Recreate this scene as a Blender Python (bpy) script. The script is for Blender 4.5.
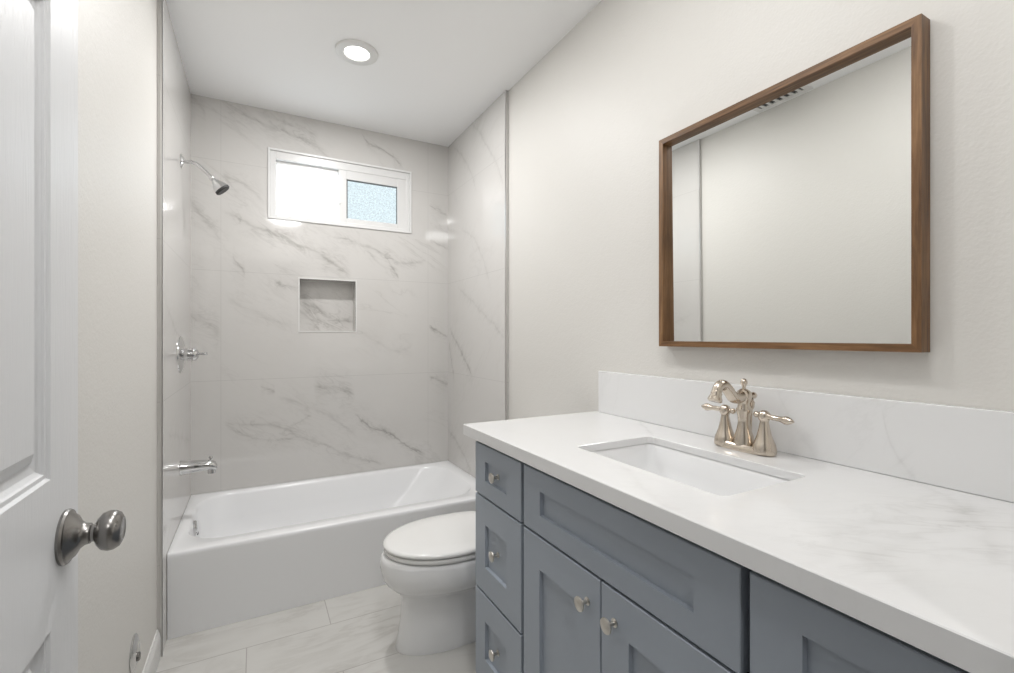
import bpy, bmesh, math, random
from math import pi, sin, cos, atan, radians
from mathutils import Vector, Matrix

for o in list(bpy.data.objects):
    bpy.data.objects.remove(o)
scn = bpy.context.scene
COL = scn.collection

# ------------------------------------------------------------------ camera, world, light, exposure
EYE = 1.176
YAW = atan(251.3 / 464.0)
cam = bpy.data.cameras.new('camera')
cam.sensor_width = 36.0
cam.lens = 464.0 / 1014.0 * 36.0
cam.clip_start = 0.02
co = bpy.data.objects.new('camera', cam)
co.location = (0, 0, EYE)
co.rotation_euler = (pi / 2, 0, -YAW)
COL.objects.link(co)
scn.camera = co

world = bpy.data.worlds.new('sky')
scn.world = world
world.use_nodes = True
bg = world.node_tree.nodes['Background']
bg.inputs['Color'].default_value = (0.93, 0.97, 1.0, 1)
bg.inputs['Strength'].default_value = 3.5

scn.view_settings.view_transform = 'Standard'
scn.view_settings.look = 'None'
scn.view_settings.gamma = 1.0
scn.view_settings.use_curve_mapping = False
scn.view_settings.exposure = 0.46
CEIL = 2.467
# recessed ceiling lights: x, y, watts, label
LIGHTS = [
    (0.404, 2.176, 9.5, 'round white recessed ceiling light in front of the bathtub'),
    (0.42, 1.08, 3.2, 'added recessed ceiling light above the vanity sink, out of view'),  # unseen, added for brightness; placed to suit the mirror's cast shadow
    (0.05, -0.80, 5.5, 'added fill light recessed in the hall ceiling outside the doorway, out of view'),  # unseen, added as fill through the doorway
]

# ------------------------------------------------------------------ helpers
def link(name, me_or_bm, mat=None, parent=None, smooth=False, angle=None):
    if isinstance(me_or_bm, bmesh.types.BMesh):
        bmesh.ops.recalc_face_normals(me_or_bm, faces=me_or_bm.faces)
        me = bpy.data.meshes.new(name)
        me_or_bm.to_mesh(me)
        me_or_bm.free()
    else:
        me = me_or_bm
    mats = mat if isinstance(mat, (list, tuple)) else [mat]
    for m in mats:
        if m: me.materials.append(m)
    if smooth:
        for p in me.polygons: p.use_smooth = True
        if angle is not None:
            try: me.set_sharp_from_angle(angle=radians(angle))
            except Exception: pass
    o = bpy.data.objects.new(name, me)
    COL.objects.link(o)
    if parent: o.parent = parent
    return o

def tag(o, label=None, cat=None, group=None, kind=None):
    if label: o['label'] = label
    if cat: o['category'] = cat
    if group: o['group'] = group
    if kind: o['kind'] = kind
    return o

def thing(name, label, cat, loc=(0, 0, 0), group=None):
    o = bpy.data.objects.new(name, None)
    o.empty_display_size = 0.05
    o.location = loc
    COL.objects.link(o)
    return tag(o, label, cat, group)

def struct(name, bm, mat, label=None, **k):
    o = link(name, bm, mat, **k)
    o['kind'] = 'structure'
    if label: o['label'] = label
    return o

def bx(bm, x0, x1, y0, y1, z0, z1, bevel=0.0, seg=2, mi=0):
    r = bmesh.ops.create_cube(bm, size=1.0)
    vs = r['verts']
    for v in vs:
        v.co = Vector(((x0 + x1) / 2 + v.co.x * (x1 - x0), (y0 + y1) / 2 + v.co.y * (y1 - y0), (z0 + z1) / 2 + v.co.z * (z1 - z0)))
    fs = set(f for v in vs for f in v.link_faces)
    for f in fs: f.material_index = mi
    if bevel > 0:
        es = list(set(e for v in vs for e in v.link_edges))
        bmesh.ops.bevel(bm, geom=es, offset=bevel, segments=seg, affect='EDGES', profile=0.5)
    return bm

def box(*a, **k):
    return bx(bmesh.new(), *a, **k)

def frame_of(d):
    d = d.normalized()
    up = Vector((0, 0, 1)) if abs(d.z) < 0.9 else Vector((1, 0, 0))
    a = d.cross(up).normalized()
    return a, d.cross(a).normalized()

def lathe(bm, prof, origin=(0, 0, 0), axis=(0, 0, 1), n=32, sx=1.0, mi=0):
    """prof: list of (radius, distance along the axis)"""
    o = Vector(origin); ax = Vector(axis).normalized()
    a, b = frame_of(ax)
    rings = []
    for r, h in prof:
        if r < 1e-6:
            rings.append([bm.verts.new(o + ax * h)])
        else:
            rings.append([bm.verts.new(o + ax * h + a * (r * sx * cos(2 * pi * i / n)) + b * (r * sin(2 * pi * i / n))) for i in range(n)])
    skin(bm, rings, mi)
    return bm

def skin(bm, rings, mi=0, caps=True):
    for k in range(len(rings) - 1):
        A, B = rings[k], rings[k + 1]
        if len(A) == 1 and len(B) == 1: continue
        n = max(len(A), len(B))
        for i in range(n):
            j = (i + 1) % n
            if len(A) == 1: f = bm.faces.new((A[0], B[i], B[j]))
            elif len(B) == 1: f = bm.faces.new((A[i], A[j], B[0]))
            else: f = bm.faces.new((A[i], A[j], B[j], B[i]))
            f.material_index = mi
    if caps:
        for R in (rings[0], rings[-1]):
            if len(R) > 2:
                f = bm.faces.new(R); f.material_index = mi

def smooth_path(pts, rad, sub=6):
    P = [Vector(p) for p in pts]
    out, rr = [], []
    for i in range(len(P) - 1):
        p0 = P[max(i - 1, 0)]; p1 = P[i]; p2 = P[i + 1]; p3 = P[min(i + 2, len(P) - 1)]
        for s in range(sub):
            t = s / sub
            out.append(0.5 * ((2 * p1) + (p2 - p0) * t + (2 * p0 - 5 * p1 + 4 * p2 - p3) * t * t + (3 * p1 - p0 - 3 * p2 + p3) * t ** 3))
            rr.append(rad[i] * (1 - t) + rad[i + 1] * t)
    out.append(P[-1]); rr.append(rad[-1])
    return out, rr

def tube(bm, pts, rad, n=16, sub=6, flat=1.0):
    if not isinstance(rad, (list, tuple)): rad = [rad] * len(pts)
    P, R = smooth_path(pts, rad, sub)
    a = None
    rings = []
    for i, p in enumerate(P):
        d = (P[min(i + 1, len(P) - 1)] - P[max(i - 1, 0)]).normalized()
        if a is None: a, b = frame_of(d)
        else:
            a = (a - d * a.dot(d)).normalized(); b = d.cross(a)
        rings.append([bm.verts.new(p + a * (R[i] * cos(2 * pi * k / n)) + b * (R[i] * flat * sin(2 * pi * k / n))) for k in range(n)])
    skin(bm, rings)
    return bm

def rrect(x0, x1, y0, y1, r, k=8):
    """rounded rectangle, same vertex count and order for every size"""
    pts = []
    for cx, cy, a0 in ((x1 - r, y1 - r, 0), (x0 + r, y1 - r, 90), (x0 + r, y0 + r, 180), (x1 - r, y0 + r, 270)):
        for i in range(k + 1):
            a = radians(a0 + 90.0 * i / k)
            pts.append((cx + r * cos(a), cy + r * sin(a)))
    return pts

def loft(bm, sections, cap0=False, cap1=True, mi=0):
    rings = [[bm.verts.new((x, y, z)) for x, y in pts] for pts, z in sections]
    skin(bm, rings, mi, caps=False)
    if cap0: bm.faces.new(rings[0])
    if cap1: bm.faces.new(rings[-1])
    return rings

# ------------------------------------------------------------------ materials
class NT:
    def __init__(s, name):
        s.m = bpy.data.materials.new(name); s.m.use_nodes = True
        s.t = s.m.node_tree; s.N = s.t.nodes; s.L = s.t.links
        s.b = s.N['Principled BSDF']
    def n(s, typ, **k):
        x = s.N.new(typ)
        for a, v in k.items(): setattr(x, a, v)
        return x
    def put(s, sock, v):
        if hasattr(v, 'links') or isinstance(v, bpy.types.NodeSocket): s.L.new(v, sock)
        else: sock.default_value = v
    def math(s, op, a, b=0.0, c=None, clamp=False):
        x = s.n('ShaderNodeMath', operation=op, use_clamp=clamp)
        s.put(x.inputs[0], a); s.put(x.inputs[1], b)
        if c is not None: s.put(x.inputs[2], c)
        return x.outputs[0]
    def noise(s, vec, scale, detail=3, rough=0.5, dist=0.0):
        x = s.n('ShaderNodeTexNoise')
        s.put(x.inputs['Vector'], vec)
        x.inputs['Scale'].default_value = scale; x.inputs['Detail'].default_value = detail
        x.inputs['Roughness'].default_value = rough; x.inputs['Distortion'].default_value = dist
        return x.outputs['Fac']
    def coord(s): return s.n('ShaderNodeTexCoord').outputs['Object']
    def mapping(s, vec, scale=(1, 1, 1), rot=(0, 0, 0), loc=(0, 0, 0)):
        x = s.n('ShaderNodeMapping'); s.put(x.inputs[0], vec)
        x.inputs['Location'].default_value = loc; x.inputs['Rotation'].default_value = rot; x.inputs['Scale'].default_value = scale
        return x.outputs[0]
    def sep(s, vec):
        x = s.n('ShaderNodeSeparateXYZ'); s.put(x.inputs[0], vec); return x.outputs
    def mix(s, f, a, b):
        x = s.n('ShaderNodeMix', data_type='RGBA')
        s.put(x.inputs[0], f)
        for i, v in ((6, a), (7, b)):
            if isinstance(v, tuple) and len(v) == 3: v = v + (1,)
            s.put(x.inputs[i], v)
        return x.outputs[2]
    def ramp(s, f, stops):
        x = s.n('ShaderNodeValToRGB'); s.put(x.inputs[0], f)
        e = x.color_ramp.elements
        while len(e) < len(stops): e.new(0.5)
        for q, (p, c) in zip(e, stops):
            q.position = p; q.color = (c, c, c, 1) if not isinstance(c, tuple) else c + (1,)
        return x.outputs[0]
    def bump(s, h, strength, dist=0.01):
        x = s.n('ShaderNodeBump'); s.put(x.inputs['Height'], h)
        x.inputs['Strength'].default_value = strength; x.inputs['Distance'].default_value = dist
        s.L.new(x.outputs[0], s.b.inputs['Normal'])
    def set(s, **k):
        for a, v in k.items():
            sock = s.b.inputs[a.replace('_', ' ')]
            if isinstance(v, tuple) and len(v) == 3: v = v + (1,)
            s.put(sock, v)
        return s.m

def simple(name, col, rough=0.5, metal=0.0, **k):
    return NT(name).set(Base_Color=col, Roughness=rough, Metallic=metal, **k)

def paint(name, col, rough=0.45, bump=0.25, scale=170):
    t = NT(name); c = t.coord()
    n1 = t.noise(c, scale, 2, 0.5)
    n2 = t.noise(c, scale * 0.35, 2, 0.5)
    t.bump(t.math('ADD', n1, n2), bump, 0.002)
    return t.set(Base_Color=col, Roughness=rough)

def vein_sum(t, u, v, veins, ridge):
    """each vein: (points, width, strength); drawn as distance to a curve v=f(u)"""
    acc = None
    for pts, w, st in veins:
        pts = sorted(pts)
        u0, u1 = pts[0][0], pts[-1][0]
        v0 = min(p[1] for p in pts) - 0.01; v1 = max(p[1] for p in pts) + 0.01
        s = t.math('DIVIDE', t.math('SUBTRACT', u, u0), u1 - u0)
        fc = t.n('ShaderNodeFloatCurve')
        cv = fc.mapping.curves[0]
        P = [((p[0] - u0) / (u1 - u0), (p[1] - v0) / (v1 - v0)) for p in pts]
        cv.points[0].location = P[0]; cv.points[1].location = P[-1]
        for p in P[1:-1]: cv.points.new(*p)
        fc.mapping.update()
        t.put(fc.inputs['Value'], t.math('MINIMUM', t.math('MAXIMUM', s, 0.0), 1.0))
        f = t.math('MULTIPLY_ADD', fc.outputs[0], v1 - v0, v0)
        d = t.math('DIVIDE', t.math('SUBTRACT', v, f), w)
        core = t.math('DIVIDE', st, t.math('MULTIPLY_ADD', d, d, 1.0))
        win = t.math('MULTIPLY', t.math('MULTIPLY', s, t.math('SUBTRACT', 1.0, s)), 9.0, clamp=True)
        halo = t.math('MULTIPLY', t.math('DIVIDE', st * 0.75, t.math('MULTIPLY_ADD', t.math('MULTIPLY', d, d), 0.035, 1.0)), ridge)
        val = t.math('MULTIPLY', t.math('ADD', core, halo), win)
        acc = val if acc is None else t.math('ADD', acc, val)
    return acc

def grid_lines(t, c, off, per, w):
    """1 in a joint, for joints every 'per' metres"""
    x = t.math('DIVIDE', t.math('SUBTRACT', c, off - per / 2), per)
    fr = t.math('ABSOLUTE', t.math('SUBTRACT', t.math('FRACT', x), 0.5))
    return t.math('LESS_THAN', fr, w / per / 2)

def marble(name, ua, va, veins, base, vein, joints=(), rough=0.07, noise_amt=0.35, ang=0.5, flipped=False, nscale=1.0, seed=0.0, cloud=0.06):
    t = NT(name); c = t.coord(); X = t.sep(c)
    idx = {'x': 0, 'y': 1, 'z': 2}
    u, v = X[idx[ua]], X[idx[va]]
    # gentle wobble
    wob = t.noise(t.mapping(c, loc=(seed, seed, seed)), 7.0, 4, 0.6)
    wob2 = t.noise(t.mapping(c, loc=(seed + 9, seed, seed)), 28.0, 3, 0.6)
    wv = t.math('ADD', t.math('MULTIPLY', t.math('SUBTRACT', wob, 0.5), 0.07), t.math('MULTIPLY', t.math('SUBTRACT', wob2, 0.5), 0.022))
    vv = t.math('ADD', v, wv)
    # faint natural veining: thin ridges of a stretched, slanted noise
    rot = {('x', 'z'): (0, -ang, 0), ('y', 'z'): (ang, 0, 0), ('x', 'y'): (0, 0, ang)}[(ua, va)]
    sc = {('x', 'z'): (1, 1, 3.0), ('y', 'z'): (1, 1, 3.0), ('x', 'y'): (1, 3.0, 1)}[(ua, va)]
    mp = t.mapping(t.mapping(c, rot=rot, loc=(seed, seed * 0.7, seed * 1.3)), scale=sc)
    r1 = t.math('ABSOLUTE', t.math('SUBTRACT', t.noise(mp, 1.3 * nscale, 6, 0.58, 0.5), 0.5))
    r1 = t.math('DIVIDE', 0.0022, t.math('MULTIPLY_ADD', r1, r1, 0.0022 * 0.03))
    r1 = t.math('MULTIPLY', r1, 0.03)
    gate = t.ramp(t.noise(t.mapping(c, loc=(seed * 2, 3, 1)), 2.6 * nscale, 2, 0.5), [(0.44, 0.0), (0.66, 1.0)])
    nat = t.math('MULTIPLY', t.math('MULTIPLY', r1, gate), noise_amt, clamp=True)
    tot = nat
    if veins:
        inputs_uv = (u, vv)
        r2 = t.math('ABSOLUTE', t.math('SUBTRACT', t.noise(mp, 7.0, 4, 0.6, 0.8), 0.5))
        ridge = t.math('DIVIDE', 0.0008, t.math('MULTIPLY_ADD', r2, r2, 0.0008))
        s = vein_sum(t, u, vv, veins, ridge)
        br = t.ramp(t.noise(mp, 9.0, 3, 0.6), [(0.3, 0.35), (0.6, 1.0)])
        tot = t.math('ADD', t.math('MULTIPLY', s, br), nat, clamp=True)   # veins, broken up
    cl = t.math('MULTIPLY', t.noise(c, 2.2, 2, 0.5), cloud)
    tot = t.math('ADD', tot, cl, clamp=True)
    col = t.mix(t.math('MULTIPLY', tot, 0.66), base, vein)
    jm = None
    for ax, off, per, w in joints:
        g = grid_lines(t, X[idx[ax]], off, per, w)
        jm = g if jm is None else t.math('MAXIMUM', jm, g)
    if jm is not None:
        col = t.mix(t.math('MULTIPLY', jm, 0.38), col, tuple(q * 0.62 for q in base))
    return t.set(Base_Color=col, Roughness=rough, IOR=1.62)

PAINT = (0.70, 0.683, 0.65)
M = {}
M['paint'] = paint('warm_white_wall_paint', PAINT, 0.50, 0.30, 150)
M['paint_smooth'] = paint('hall_paint', PAINT, 0.6, 0.1, 150)
M['ceil'] = paint('white_ceiling_paint', (0.94, 0.94, 0.94), 0.75, 0.10, 150)
M['trim'] = simple('white_trim_paint', (0.74, 0.735, 0.72), 0.35)
M['porcelain'] = simple('white_porcelain', (0.85, 0.852, 0.855), 0.06)
M['acrylic'] = simple('white_tub_enamel', (0.87, 0.875, 0.885), 0.20)
M['seat'] = simple('white_toilet_seat_plastic', (0.82, 0.815, 0.80), 0.15)
M['vinyl'] = simple('white_window_vinyl', (0.76, 0.76, 0.755), 0.3)
M['gasket'] = simple('dark_glazing_spacer', (0.12, 0.13, 0.13), 0.4)
M['chrome'] = simple('chrome', (0.66, 0.66, 0.66), 0.06, 1.0)
M['dark'] = simple('dark_rubber', (0.03, 0.03, 0.03), 0.5)
M['alu'] = simple('brushed_aluminium_trim', (0.74, 0.73, 0.72), 0.30, 1.0)
M['steel'] = simple('dark_satin_nickel', (0.28, 0.27, 0.26), 0.26, 1.0)
M['nickel'] = simple('warm_brushed_nickel', (0.66, 0.585, 0.50), 0.20, 1.0)
M['knobs'] = simple('satin_nickel_knob', (0.66, 0.63, 0.58), 0.28, 1.0)
M['mirror'] = simple('mirror_silver', (0.88, 0.89, 0.88), 0.0, 1.0)
M['cab'] = simple('grey_blue_cabinet_paint', (0.335, 0.373, 0.425), 0.38)
M['cabdark'] = simple('cabinet_frame_in_gaps', (0.06, 0.07, 0.09), 0.5)
M['grout'] = simple('grey_caulk', (0.50, 0.49, 0.47), 0.6)

# door leaf: white paint over pressed wood grain
t = NT('white_woodgrain_door_paint'); c = t.coord()
g = t.noise(t.mapping(c, scale=(1, 1, 0.10)), 75, 4, 0.6, 1.2)
g2 = t.noise(t.mapping(c, scale=(1, 1, 0.05)), 300, 2, 0.5)
t.bump(t.math('ADD', g, t.math('MULTIPLY', g2, 0.5)), 0.5, 0.002)
M['door'] = t.set(Base_Color=(0.74, 0.745, 0.755), Roughness=0.42)

def walnut(name, rot):
    t = NT(name); c = t.coord()
    sc = (1, 0.06, 1) if rot == 'y' else (1, 1, 0.06)
    m = t.mapping(c, scale=sc)
    a = t.noise(m, 60, 5, 0.65, 0.6); b = t.noise(m, 260, 3, 0.6)
    f = t.math('ADD', t.math('MULTIPLY', a, 0.75), t.math('MULTIPLY', b, 0.25))
    col = t.ramp(f, [(0.33, (0.060, 0.026, 0.009)), (0.50, (0.175, 0.086, 0.032)), (0.68, (0.30, 0.165, 0.073))])
    return t.set(Base_Color=col, Roughness=0.42)
M['walnut_y'] = walnut('walnut_grain_along', 'y')
M['walnut_z'] = walnut('walnut_grain_up', 'z')

TB = (0.66, 0.645, 0.625); TV = (0.27, 0.255, 0.24)
vb = [
    ([(0.528, 0.722), (0.625, 0.615), (0.756, 0.558), (0.874, 0.455), (0.996, 0.391)], .0042, .95),
    ([(-0.162, 0.709), (-0.057, 0.683), (0.067, 0.678), (0.218, 0.6), (0.355, 0.532), (0.516, 0.443), (0.737, 0.362)], .007, .50),
    ([(-0.15, 0.70), (-0.038, 0.614), (0.087, 0.584), (0.218, 0.6)], .006, .40),
    ([(0.102, 0.829), (0.355, 0.718), (0.516, 0.594), (0.558, 0.547)], .007, .25),
    ([(0.17, 0.657), (0.294, 0.705)], .004, .35),
    ([(0.02, 0.905), (0.10, 0.862)], .005, .50),
    ([(-0.162, 1.408), (-0.023, 1.325), (0.218, 1.226)], .012, .28),
    ([(0.558, 1.216), (0.668, 1.154), (0.828, 1.082), (0.914, 1.153)], .009, .22),
    ([(0.34, 1.66), (0.44, 1.60), (0.52, 1.53)], .014, .35),
    ([(1.015, 1.252), (1.152, 1.171)], .005, .8),
    ([(1.015, 0.91), (1.155, 0.855)], .007, .5),
    ([(0.30, 0.88), (0.43, 0.868), (0.54, 0.81)], .010, .60),
    ([(-0.32, 1.29), (-0.165, 1.19)], .020, .42),
    ([(-0.165, 2.465), (-0.023, 2.395), (0.087, 2.368), (0.218, 2.345), (0.371, 2.265), (0.45, 2.21)], .008, .45),
    ([(0.0, 2.44), (0.16, 2.41), (0.34, 2.37)], .012, .3),
    ([(0.575, 2.47), (0.625, 2.383), (0.737, 2.344), (0.851, 2.253)], .0045, .75),
    ([(-0.17, 1.87), (-0.023, 1.807), (0.159, 1.735), (0.355, 1.658), (0.498, 1.547)], .008, .5),
    ([(-0.03, 1.79), (0.12, 1.76), (0.27, 1.66)], .010, .3),
    ([(-0.165, 2.06), (-0.057, 2.02), (0.041, 1.949)], .010, .35),
    ([(0.40, 1.775), (0.603, 1.745), (0.737, 1.69), (0.828, 1.652), (1.0, 1.685)], .0065, .5),
    ([(0.715, 1.70), (0.782, 1.604), (0.815, 1.54)], .007, .6),
    ([(0.60, 1.74), (0.70, 1.64), (0.80, 1.60)], .007, .3),
    ([(-0.115, 1.62), (-0.05, 1.515)], .006, .55),
    ([(0.09, 1.486), (0.24, 1.457)], .005, .45),
    ([(1.015, 2.052), (1.152, 2.001)], .006, .4),
    ([(1.015, 1.83), (1.152, 1.77)], .006, .4),
    ([(-0.31, 1.89), (-0.165, 1.71)], .012, .45),
    ([(-0.31, 2.45), (-0.245, 2.39), (-0.235, 2.30)], .012, .35),
]
M['tile_back'] = marble('marble_tile_back', 'x', 'z', vb, TB, TV,
                        joints=(('z', 0.335, 0.6, 0.0026), ('x', -0.167, 1.177, 0.0022)), noise_amt=0.30, ang=0.5, seed=3.1)
# right wall: u is height for steep veins, v is depth along the wall
vr = [
    ([(2.557, 0.926), (2.727, 1.062), (2.94, 1.233)], .009, .6),
    ([(2.855, 0.90), (2.91, 1.018), (2.96, 1.17)], .010, .45),
    ([(2.565, 0.345), (2.793, 0.473), (2.97, 0.545)], .012, .4),
    ([(2.12, 1.15), (2.458, 1.331), (2.81, 1.50)], .009, .28),
    ([(2.50, 2.04), (2.663, 2.257), (2.90, 2.44)], .008, .3),
    ([(2.14, 1.93), (2.327, 2.219), (2.60, 2.49)], .009, .28),
    ([(2.30, 1.40), (2.50, 1.72), (2.75, 1.86)], .007, .25),
]
M['tile_right'] = marble('marble_tile_right', 'y', 'z', vr, TB, TV, joints=(('z', 0.335, 0.6, 0.0026),), noise_amt=0.14, ang=0.75, seed=8.4)
vl = [([(2.15, 1.32), (2.5, 1.18), (2.95, 1.05)], .010, .22), ([(2.2, 0.80), (2.55, 0.72), (2.95, 0.62)], .010, .22)]
M['tile_left'] = marble('marble_tile_left', 'y', 'z', vl, TB, TV, joints=(('z', 0.335, 0.6, 0.0026),), noise_amt=0.12, ang=-0.5, seed=5.2)
M['niche'] = marble('marble_tile_niche', 'x', 'z', [([(0.21, 1.43), (0.33, 1.35), (0.45, 1.28), (0.56, 1.27)], .014, .6), ([(0.21, 1.35), (0.30, 1.27), (0.36, 1.20)], .012, .45), ([(0.25, 1.40), (0.40, 1.25), (0.50, 1.21)], .01, .4)],
                    TB, TV, joints=(('z', 1.400, 0.6, 0.0026),), noise_amt=0.2, seed=1.0)
FB = (0.62, 0.61, 0.585)

# floor tiles 30 x 60 in half bond
t = NT('marble_floor_tile'); c = t.coord(); X = t.sep(c)
row = t.math('FLOOR', t.math('DIVIDE', t.math('SUBTRACT', X[1], 2.01 - 3.0), 0.30))
par = t.math('FRACT', t.math('MULTIPLY', row, 0.5))           # 0 or .5
xo = t.math('SUBTRACT', X[0], t.math('MULTIPLY', par, 0.60))
jx = grid_lines(t, xo, 0.27, 0.60, 0.0035)
jy = grid_lines(t, X[1], 2.01, 0.30, 0.0035)
cell = t.math('FLOOR', t.math('DIVIDE', t.math('SUBTRACT', xo, 0.27), 0.60))
shift = t.math('MULTIPLY_ADD', row, 3.7, t.math('MULTIPLY', cell, 5.3))
cb = t.n('ShaderNodeCombineXYZ'); t.L.new(shift, cb.inputs[2])
ad = t.n('ShaderNodeVectorMath', operation='ADD'); t.L.new(c, ad.inputs[0]); t.L.new(cb.outputs[0], ad.inputs[1])
mp = t.mapping(ad.outputs[0], rot=(0, 0, 0.35), scale=(1, 3.2, 1))
r1 = t.math('ABSOLUTE', t.math('SUBTRACT', t.noise(mp, 2.3, 6, 0.6, 0.6), 0.5))
r1 = t.math('MULTIPLY', t.math('DIVIDE', 0.0016, t.math('MULTIPLY_ADD', r1, r1, 0.0016)), 0.6)
gate = t.ramp(t.noise(ad.outputs[0], 3.2, 2), [(0.42, 0.05), (0.66, 1.0)])
col = t.mix(t.math('MULTIPLY', t.math('MULTIPLY', r1, gate), 0.6), FB, (0.34, 0.315, 0.285))
col = t.mix(t.math('MULTIPLY', t.math('MAXIMUM', jx, jy), 0.75), col, (0.36, 0.34, 0.32))
M['floor'] = t.set(Base_Color=col, Roughness=0.22)

QB = (0.80, 0.80, 0.80); QV = (0.48, 0.47, 0.46)
vq = [
    ([(0.60, 0.285), (0.78, 0.311), (0.957, 0.298), (1.137, 0.345)], .010, .26),
    ([(0.62, 0.33), (0.85, 0.36), (1.05, 0.30)], .012, .22),
    ([(0.80, 0.22), (1.036, 0.312), (1.13, 0.40), (1.16, 0.47)], .010, .30),
    ([(0.60, 0.54), (0.64, 0.64), (0.72, 0.77)], .014, .20),
    ([(0.97, 0.92), (1.031, 1.011), (1.15, 1.185)], .007, .35),
]
M['quartz'] = marble('white_quartz', 'x', 'y', vq, QB, QV, rough=0.12, noise_amt=0.16, ang=0.6, seed=2.2, cloud=0.03)
M['quartz_edge'] = marble('white_quartz_backsplash', 'y', 'z', [([(0.42, 0.90), (0.464, 0.961), (0.48, 1.05)], .006, .30), ([(0.60, 0.90), (0.66, 0.96), (0.70, 1.05)], .008, .2)],
                          QB, QV, rough=0.12, noise_amt=0.14, ang=0.9, seed=4.2, cloud=0.03)

def glass(name, tint, gloss=0.06, tex=None, white=0.0):
    t = NT(name)
    tr = t.n('ShaderNodeBsdfTransparent'); gl = t.n('ShaderNodeBsdfGlossy'); mx = t.n('ShaderNodeMixShader')
    col = tint + (1,)
    if tex:
        c = t.coord(); f = t.noise(c, tex, 3, 0.6)
        x = t.mix(t.ramp(f, [(0.35, 0.0), (0.65, 1.0)]), tuple(q * 0.90 for q in tint), tuple(min(1, q * 1.10) for q in tint))
        t.L.new(x, tr.inputs[0])
    else: tr.inputs[0].default_value = col
    gl.inputs['Roughness'].default_value = 0.05
    mx.inputs[0].default_value = gloss
    t.L.new(tr.outputs[0], mx.inputs[1]); t.L.new(gl.outputs[0], mx.inputs[2])
    t.L.new(mx.outputs[0], t.N['Material Output'].inputs['Surface'])
    return t.m
M['glass_clear'] = glass('bright_frosted_glass', (0.92, 0.94, 0.95))
M['glass_obscure'] = glass('blue_tinted_obscure_glass', (0.435, 0.462, 0.468), tex=110)
t = NT('lamp_lens'); e = t.n('ShaderNodeEmission'); e.inputs['Strength'].default_value = 8.0
e.inputs['Color'].default_value = (1, 0.98, 0.95, 1); t.L.new(e.outputs[0], t.N['Material Output'].inputs['Surface'])
M['lens'] = t.m

t = NT('added_dome_glow'); e = t.n('ShaderNodeEmission'); e.inputs['Strength'].default_value = 17.5  # emission of the added dome
t.L.new(e.outputs[0], t.N['Material Output'].inputs['Surface'])
M['dome'] = t.m

# ------------------------------------------------------------------ room shell
XL, XR = -0.303, 1.152          # tiled faces of the alcove
PL, PR = -0.318, 1.168          # painted faces
YB = 2.97                       # tiled back wall
YE = 2.105                      # front edge of the side tiles
FY0, FY1 = -0.06, 0.06          # front wall with the doorway
struct('floor', box(-1.6, 1.9, -2.2, 3.2, -0.10, 0.0), M['floor'], 'pale marble look floor tiles')
struct('ceiling', box(-1.6, 1.9, -2.2, 3.2, CEIL, CEIL + 0.10), M['ceil'], 'flat white ceiling')
struct('wall_left', box(PL - 0.12, PL, FY1, YB + 0.14, 0, CEIL), M['paint'], 'warm white painted left wall')
struct('wall_right', box(PR, PR + 0.12, FY1, YB + 0.14, 0, CEIL), M['paint'], 'warm white painted right wall')
WX0, WX1, WZ0, WZ1 = 0.066, 0.890, 1.855, 2.247
NX0, NX1, NZ0, NZ1 = 0.226, 0.543, 1.209, 1.516

# back wall with the window opening and the niche
def wall_cells(bm, xs, zs, y, holes):
    for i in range(len(xs) - 1):
        for j in range(len(zs) - 1):
            if (i, j) in holes: continue
            vs = [bm.verts.new((x, y, z)) for x, z in ((xs[i], zs[j]), (xs[i + 1], zs[j]), (xs[i + 1], zs[j + 1]), (xs[i], zs[j + 1]))]
            bm.faces.new(vs)
bm = bmesh.new()
xs = [XL - 0.015, WX0, NX0, NX1, WX1, XR + 0.016]; zs = [0.0, NZ0, NZ1, WZ0, WZ1, CEIL]
for i in range(len(xs) - 1):
    for j in range(len(zs) - 1):
        hole_w = (1 <= i <= 3 and j == 3); hole_n = (i == 2 and j == 1)
        if hole_w: continue
        if hole_n:
            bx(bm, xs[i], xs[i + 1], YB + 0.09, YB + 0.14, zs[j], zs[j + 1]); continue
        bx(bm, xs[i], xs[i + 1], YB, YB + 0.14, zs[j], zs[j + 1])
bmesh.ops.remove_doubles(bm, verts=bm.verts, dist=1e-5)
wb = struct('wall_back', bm, [M['tile_back'], M['niche']], 'marble tiled wall behind the bathtub')
for p in wb.data.polygons:
    c = p.center
    if NX0 - 1e-3 <= c.x <= NX1 + 1e-3 and NZ0 - 1e-3 <= c.z <= NZ1 + 1e-3 and YB + 1e-3 < c.y < YB + 0.10: p.material_index = 1
struct('wall_shower_left', box(PL, XL, YE, YB, 0, CEIL - 0.0005), M['tile_left'], 'marble tiled panel on the left of the bathtub')
struct('wall_shower_right', box(XR, PR, YE + 0.035, YB, 0, CEIL - 0.0005), M['tile_right'], 'marble tiled panel on the right of the bathtub')
bm = bmesh.new()
bx(bm, XL - 0.004, XL + 0.002, YE - 0.004, YE, 0, CEIL - 0.001); bx(bm, XL, XL + 0.0022, YE - 0.004, YE + 0.006, 0, CEIL - 0.001)
struct('trim_1', bm, M['alu'], 'metal edge trim where the left tiles end')
bm = bmesh.new()
bx(bm, XR - 0.002, XR + 0.004, YE + 0.031, YE + 0.035, 0, CEIL - 0.001); bx(bm, XR - 0.0022, XR, YE + 0.031, YE + 0.041, 0, CEIL - 0.001)
struct('trim_2', bm, M['alu'], 'metal edge trim where the right tiles end')
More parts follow.
